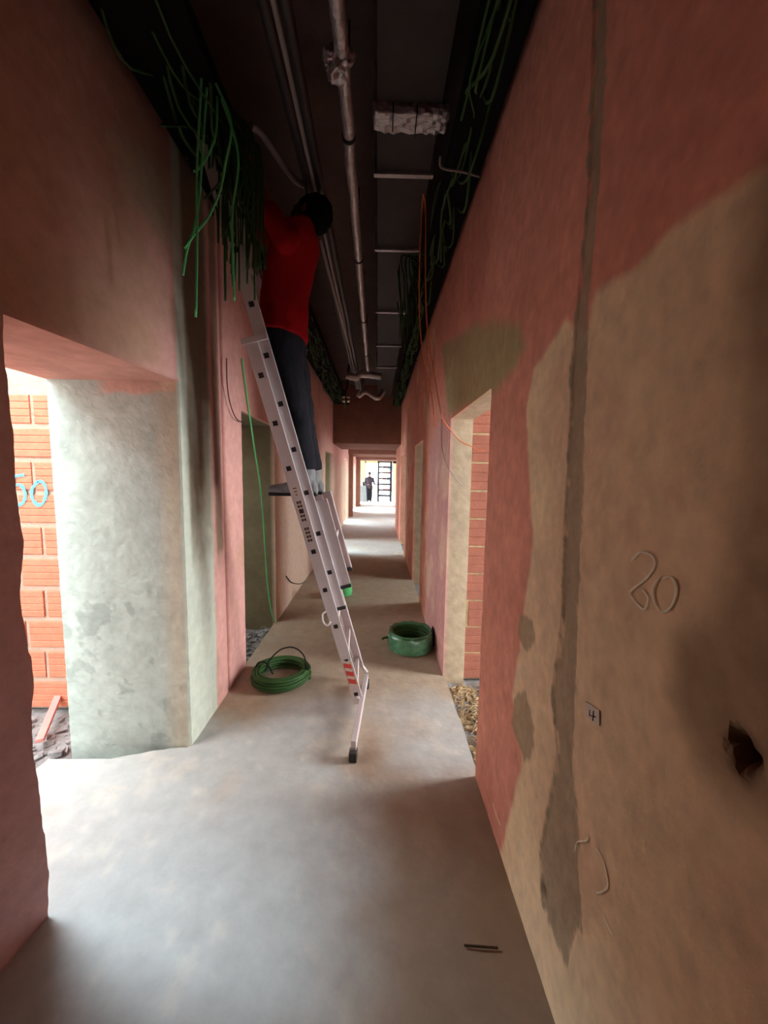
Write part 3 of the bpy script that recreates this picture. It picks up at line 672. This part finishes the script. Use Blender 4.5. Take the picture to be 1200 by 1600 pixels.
# sheet-metal duct with flanges
dx0, dx1, dz = -.03, .30, 3.56
du = thing('air_duct', 'flat dark sheet metal duct with flanged joints right of the silver pipe', 'duct', ((dx0+dx1)/2, 3, dz))
yj = [.2, 1.2, XonZ(620, 180, dz).y, XonZ(620, 270, dz).y, XonZ(600, 388, dz).y, 4.6, XonZ(600, 539, dz).y, XonZ(600, 573, dz).y, 9.5]
for i in range(len(yj)-1):
    mb = MB(); mb.box(dx0, dx1, yj[i]+.012, yj[i+1]-.012, dz, dz+.22); local(bevel(mb.build('duct_section', M['duct']), .004), du)
for i, yy in enumerate(yj[1:-1]):
    mb = MB(); mb.box(dx0-.02, dx1+.02, yy-.016, yy+.016, dz-.022, dz+.24); local(bevel(mb.build('flange', M['foil']), .004), du)
fo = MB(); yy = yj[2]; fo.box(dx0-.015, dx1+.035, yy-.07, yy+.05, dz-.05, dz+.02); o = local(fo.build('foil_patch', M['foil']), du); bevel(o, .012, 3)
sb = o.modifiers.new('sub', 'SUBSURF'); sb.subdivision_type = 'SIMPLE'; sb.levels = 4; sb.render_levels = 4
dm = o.modifiers.new('crumple', 'DISPLACE'); dm.texture = dt3; dm.strength = .02
for xx in (.08, .2):
    mb = MB(); mb.box(dx0+xx, dx0+xx+.006, yy-.08, yy+.06, dz-.056, dz-.01); local(mb.build('strap', M['black']), du)
# cable trays near the walls
for nm, X0, X1, lb2 in (('cable_tray', XL+.06, XL+.40, 'dark cable tray under the ceiling along the left wall'), ('cable_tray', XR-.22, XR-.03, 'dark cable tray under the ceiling along the right wall')):
    t = thing(nm, lb2, 'cable tray', ((X0+X1)/2, 3, 3.40))
    mb = MB(); mb.box(X0, X1, .2, 9.7, 3.40, 3.404); local(mb.build('tray_floor', M['tray']), t)
    for x in (X0, X1): mb = MB(); mb.box(x-.003, x+.003, .2, 9.7, 3.40, 3.46); local(mb.build('tray_side', M['tray']), t)
    for k in range(8):
        mb = MB(); mb.tube([((X0+X1)/2, .8+k*1.2, 3.4), ((X0+X1)/2, .8+k*1.2, ZC)], .005, 6); local(mb.build('hanger_rod', M['steel']), t)
def heap(name, X0, X1, y0, y1, z, n, label, seed, sag):
    R_ = random.Random(seed); mb = MB()
    for i in range(n):
        x = R_.uniform(X0, X1); a = R_.uniform(y0, y1-1.5); L = R_.uniform(1.5, 3.5); pts = []
        for k in range(9):
            yk = a+L*k/8
            if yk > y1: break
            pts.append((x+R_.uniform(-.05, .05), yk, z+R_.uniform(0, .14)-sag*R_.random()**3))
        if len(pts) > 3: mb.tube(pts, R_.uniform(.005, .009), 6, steps=4)
    o = mb.build(name, M['greendark']); tag(o, label, 'cables', kind='stuff'); return o
heap('cable_bundle', XL+.08, XL+.36, .4, 9.4, 3.42, 90, 'heap of dusty green cables lying on the left cable tray', 3, .22)
heap('cable_bundle', XR-.19, XR-.11, .4, 9.4, 3.42, 60, 'heap of dusty green cables lying on the right cable tray', 4, .25)
# hanging strands, left (picture rows traced, each strand at its own distance)
strands = [([(316,120),(312,175),(309,230),(307,300),(308,380),(306,495)], 1.86, 'green', 'bright green cable hanging straight down lowest beside the left wall'),
           ([(324,120),(321,170),(317,230),(312,300),(305,350),(292,392),(286,430)], 1.90, 'green', 'bright green cable hanging beside the left wall, its tip swung outward to the left'),
           ([(366,130),(361,190),(353,250),(343,300),(325,340),(305,365),(288,388)], 1.88, 'green', 'bright green cable curving from upper right down to the left wall'),
           ([(344,150),(338,205),(326,240),(312,262),(302,268)], 1.94, 'green', 'short green cable ending in a curl beside the left wall'),
           ([(370,160),(358,230),(345,280),(330,300),(319,312)], 2.00, 'greendark', 'olive cable end curving left behind the bright green cables'),
           ([(376,150),(372,240),(363,330),(364,400),(366,470)], 1.95, 'green', 'pale green cable hanging straight in front of the ladder top'),
           ([(384,170),(380,250),(372,310),(356,350),(347,370)], 1.98, 'greendark', 'olive cable with a frayed tip in front of the ladder rail')]
R_ = random.Random(11)
tr_y = None
def toptray(p): return Vector((max(XL+.1, min(XL+.38, p.x)), p.y, 3.44))
for pts, Y, mm, lb2 in strands:
    P3 = [onY(x, y, Y) for x, y in pts]
    P3[0] = toptray(P3[0]); mb = MB(); mb.tube(P3, .0055 if mm == 'green' else .005, 8, steps=6)
    tag(mb.build('hanging_cable', M[mm]), lb2, 'cable', 'green cables hanging at the ladder top')
for i in range(44):
    x0_ = R_.uniform(325, 408); Y = R_.uniform(1.98, 2.25); dr = R_.uniform(-16, 16); y1_ = R_.uniform(300, 475) if x0_ > 345 else R_.uniform(240, 340)
    if x0_ > 385: y1_ = min(y1_, 420)
    P3 = [onY(x0_-10+R_.uniform(-6,6), 140, Y), onY(x0_+dr*.3, 140+(y1_-140)*.35, Y), onY(x0_+dr*.8+R_.uniform(-6,6), 140+(y1_-140)*.7, Y), onY(x0_+dr, y1_, Y)]
    P3[0] = toptray(P3[0])
    mb = MB(); mb.tube(P3, R_.uniform(.004, .0065), 6, steps=6)
    tag(mb.build('hanging_cable', M['greendark']), 'dusty dark green cable in the thick bunch behind the bright green ones', 'cable', 'dusty green cables hanging in a bunch')
for i in range(16):
    x0_ = R_.uniform(618, 650); Y = R_.uniform(3.2, 4.4); y1_ = R_.uniform(430, 560)
    P3 = [onY(x0_+4, 330, Y), onY(x0_, 400, Y), onY(x0_+R_.uniform(-5,5), (400+y1_)/2, Y), onY(x0_+R_.uniform(-4,8), y1_, Y)]
    P3[0] = Vector((max(XR-.2, min(XR-.05, P3[0].x)), Y, 3.44))
    mb = MB(); mb.tube(P3, .006, 6, steps=5)
    tag(mb.build('hanging_cable', M['greendark']), 'dusty green cable hanging from the right tray beside the orange cables', 'cable', 'green cables hanging on the right')
# orange cables
for pts, Ys, lb2 in (([(664,240),(659,330),(655,450),(658,530),(668,590),(675,625),(680,668)], (2.6, 2.7, 2.8, 2.85, 2.95, 3.1, 3.15), 'thin orange cable hanging on the left of the pair by the right wall'),
                     ([(662,235),(665,330),(665,450),(669,530),(679,590),(686,630),(692,655),(704,672)], (2.6, 2.7, 2.75, 2.8, 2.9, 3.0, 3.05, 3.08), 'thin orange cable hanging on the right of the pair by the right wall')):
    P3 = [onY(x, y, Y) for (x, y), Y in zip(pts, Ys)]; P3[0] = Vector((P3[0].x, P3[0].y, 3.46)); mb = MB(); mb.tube(P3, .0045, 8)
    tag(mb.build('orange_cable', M['orange']), lb2, 'cable', 'orange cables on the right')
P3 = [Vector((onY(x, y, 3.12).x, 3.12, onY(x, y, 3.12).z)) for x, y in ((736,697),(745,703),(757,704))]
P3 = [onY(704,672,3.09), onY(718,688,3.10)]+P3
mb = MB(); mb.tube(P3, .0035, 8); tag(mb.build('orange_cable', M['orange']), 'short pale orange cable drooping across the right doorway jamb', 'cable')
P3 = [onX(x, y, XR-.01) for x, y in ((690,655),(690,690),(693,712),(703,735),(716,755))]; P3[-1] = onY(725, 762, 3.13)
mb = MB(); mb.tube(P3, .003, 6); tag(mb.build('grey_cable', M['greypipe']), 'thin greyish cable trailing down the right wall to the doorway jamb', 'cable')
# flexible hose
P3 = [onY(x, y, Y) for x, y, Y in ((392,196,2.1),(408,208,2.15),(425,232,2.2),(445,262,2.3),(465,284,2.4),(488,294,2.5),(496,312,2.5))]
mb = MB(); mb.tube(P3, .017, 12, steps=8, corr=.12); tag(mb.build('flexible_hose', M['greypipe']), 'grey corrugated hose arching under the ceiling above the man', 'hose')
P3 = [XonZ(x, y, 3.3) for x, y in ((688,245),(690,262),(720,268),(750,276))]
mb = MB(); mb.tube(P3, .006, 8); tag(mb.build('grey_conduit', M['greypipe']), 'thin bent grey conduit running to the top of the right wall', 'conduit')
# grey rod beyond the man, fittings at the far end of the services
q0, q1 = XonZ(500, 375, 3.1), XonZ(546, 545, 3.1)
mb = MB(); mb.tube([q0, q1], .012, 8); tag(mb.build('grey_conduit', M['greypipe']), 'straight grey conduit left of the foil pipe beyond the man', 'conduit')
mb = MB(); a = XonZ(566, 590, 3.2)
mb.tube([a+Vector((-.25,0,.03)), a+Vector((-.1,0,.0)), a+Vector((.0,0,.05)), a+Vector((.3,0,.02))], .05, 12, corr=.08)
local(mb.build('branch_pipe', M['foil']), pipe)
P3 = [onY(x, y, 8.0) for x, y in ((568,578),(566,600),(560,618),(572,612),(590,622),(600,610))]
mb = MB(); mb.tube(P3, .05, 10, corr=.1); local(mb.build('loose_foil', M['foil']), pipe)
for i in range(4):
    q = onY(537+i % 2*7, 620+i//2*6, 8.0); 
    if i == 0: ft = thing('pipe_fitting', 'small cluster of shiny metal fittings under the far ceiling', 'fitting', q)
    mb = MB(); mb.ellipsoid(q, .04, .04, .04, 10, 8); local(mb.build('fitting_knob', M['fitting']), ft)
mb = MB(); mb.tube([ft.location, ft.location+Vector((.08,0,.25)), ft.location+Vector((.1,0,.6)), ft.location+Vector((.1,0,ZC-ft.location.z))], .02, 8); local(mb.build('fitting_stem', M['steel']), ft)
# wall cables on the left
P3 = [onX(x, y, XL+.012) for x, y in ((378,560),(386,620),(396,690),(408,770),(414,850),(418,910),(424,955))]+[onZ(430, 972, .006)]
mb = MB(); mb.tube(P3, .007, 8); tag(mb.build('green_cable', M['green']), 'single pale green cable hanging down to the floor by the dark left doorway', 'cable')
P3 = [onX(x, y, XL+.03) for x, y in ((354,560),(355,600),(360,632),(370,655),(382,660))]
mb = MB(); mb.tube(P3, .004, 8); tag(mb.build('black_cable', M['black']), 'thin black cable drooping on the left wall behind the ladder', 'cable')
P3 = [onX(x, y, XL+.012) for x, y in ((447,900),(456,910),(470,912),(480,906))]
mb = MB(); mb.tube(P3, .006, 8); tag(mb.build('black_cable', M['black']), 'short dark cable sagging low on the left wall seen behind the ladder', 'cable')

# ------------------------------------------------------------------ coils on the floor
def coil(name, label, c, R, n, layers, mb_mat, tilt=0, r=.012, wrap=False, squash=1.0):
    root = thing(name, label, 'coil', (c.x, c.y, 0)); R2 = random.Random(hash(name) % 97+int(c.y*10)); mb = MB(); pts = []
    for l in range(layers):
        for k in range(n):
            rr = R-l*r*1.7+R2.uniform(-.006, .006)
            for a_ in range(24):
                t = 2*math.pi*a_/24
                pts.append(Vector((c.x+rr*math.cos(t)*(1+.03*R2.uniform(-1,1)), c.y+rr*math.sin(t)*squash, .014+(k+a_/24)*r*1.9+tilt*math.cos(t)*k*.02)))
    mb.tube(pts, r, 8, steps=2); local(mb.build('conduit_turns', M[mb_mat]), root)
    if wrap:
        H_ = n*r*1.9+.01; vs = []; N_ = 64; prof = [(R+r+.004, .012), (R+r+.014, H_*.35), (R+r+.012, H_*.8), (R+r-.0, H_+.02), (R-r*1.2, H_+.004)]
        for a_ in range(N_):
            t = 2*math.pi*a_/N_
            for (pr, pz) in prof:
                w_ = .008*mnoise.noise(Vector((math.cos(t)*4, math.sin(t)*4, pz*20)))
                vs.append((c.x+(pr+w_)*math.cos(t), c.y+(pr+w_)*math.sin(t)*squash, pz+w_))
        q = len(prof); w2 = MB(); w2.add(vs, [(a_*q+j, ((a_+1) % N_)*q+j, ((a_+1) % N_)*q+j+1, a_*q+j+1) for a_ in range(N_) for j in range(q-1)], True)
        local(w2.build('plastic_wrap', M['greenwrap']), root)
    return root
cr = onZ(641, 1012); cr2 = coil('conduit_coil', 'green coil of conduit in glossy plastic wrap beside the right wall', cr, .195, 7, 2, 'greendark', wrap=True)
mb = MB(); mb.tube([cr+Vector((.20,-.02,.05)), cr+Vector((.225,-.01,.13)), cr+Vector((.215,0,.22))], [.05, .03, .004], 10); local(mb.build('loose_wrap_flap', M['black']), cr2)
mb = MB(); mb.tube([cr+Vector((-.20,0,.10)), cr+Vector((-.25,-.02,.11)), cr+Vector((-.28,-.03,.10))], .012, 8); local(mb.build('conduit_end', M['greendark']), cr2)
cl = onZ(440, 1062); cl2 = coil('conduit_coil', 'open green coil of conduit with loose black loops beside the left wall', cl, .225, 4, 3, 'greendark')
mb = MB()
z0_ = [(-.13,-.02,.08),(-.10,.02,.16),(-.02,.06,.23),(.08,.08,.24),(.17,.05,.19),(.21,.0,.10)]
mb.tube([cl+Vector(p) for p in z0_], .006, 8); mb.tube([cl+Vector(p) for p in ((-.22,0,.05),(-.20,.02,.13),(-.13,.01,.14),(-.06,-.04,.07))], .006, 8)
local(mb.build('loose_loop', M['black']), cl2)
cf = onZ(536, 930); cf2 = coil('conduit_coil', 'small bright green coil on the lit floor far behind the ladder', cf, .10, 7, 2, 'green', wrap=True)
for o in list(cf2.children): 
    if o.name.startswith('plastic'): o.data.materials[0] = M['green']

# ------------------------------------------------------------------ debris
def rubble(name, label, n, region, smin, smax, m, seed, sticks=0):
    R2 = random.Random(seed); mb = MB()
    for i in range(n):
        x, y, z = region(R2); s = R2.uniform(smin, smax); rot = Matrix.Rotation(R2.uniform(0, 6), 3, 'Z') @ Matrix.Rotation(R2.uniform(-.5, .5), 3, 'X')
        v = []
        for i_ in (-1, 1):
            for j_ in (-1, 1):
                for k_ in (-1, 1): v.append(Vector((x, y, z+s*.3))+rot @ Vector((i_*s*R2.uniform(.6, 1.1), j_*s*R2.uniform(.4, .9), k_*s*R2.uniform(.3, .6))))
        mb.add(v, [(0,1,3,2),(4,6,7,5),(0,4,5,1),(2,3,7,6),(0,2,6,4),(1,5,7,3)])
    for i in range(sticks):
        x, y, z = region(R2); a_ = R2.uniform(0, 3.1); L = R2.uniform(.03, .09)
        mb.tube([(x-L*math.cos(a_), y-L*math.sin(a_), z+.01), (x, y, z+R2.uniform(.02, .05)), (x+L*math.cos(a_), y+L*math.sin(a_), z+.01)], .003, 5, steps=3)
    o = mb.build(name, M[m]); tag(o, label, 'debris', kind='stuff'); return o
def rg(x0, x1, y0, y1): return lambda R2: (lambda x, y: (x, y, hgt(x, y)))(R2.uniform(x0, x1), R2.uniform(y0, y1))
rubble('rubble', 'pale straw and mortar debris on the ground in the right doorway', 260, rg(XR+.05, XR+.45, 2.06, 3.06), .008, .03, 'straw', 5, 220)
rubble('rubble', 'grey rubble outside the left opening below the brick wall', 500, rg(-3.2, -1.95, 1.4, 2.6), .008, .034, 'gravel', 6)
rubble('rubble', 'dark rubble on the ground in the left doorway behind the ladder', 260, rg(-1.85, -1.19, 3.32, 4.22), .012, .035, 'gravel', 8, 40)
# plank leaning at the brick wall
a, b = onZ(62, 1160, 0), onY(96, 1078, 2.75)
mb = MB(); dv = (b-a)/2; sd = Vector((1,0,0)); sd = (sd-dv*(sd.dot(dv)/dv.length_squared)).normalized()
mb.obox((a+b)/2+Vector((0,-.0,.01)), dv, sd*.022, dv.cross(sd).normalized()*.012); tag(bevel(mb.build('wooden_plank', M['pinkwood'])), 'thin pink plank leaning against the brick wall outside the left opening', 'plank')
tw = [onZ(725, 1477, .006), onZ(752, 1479, .008), onZ(778, 1481, .006)]
mb = MB(); mb.tube(tw, .004, 6); tag(mb.build('twig', M['twig']), 'thin dark twig on the shaded floor in the foreground', 'twig')
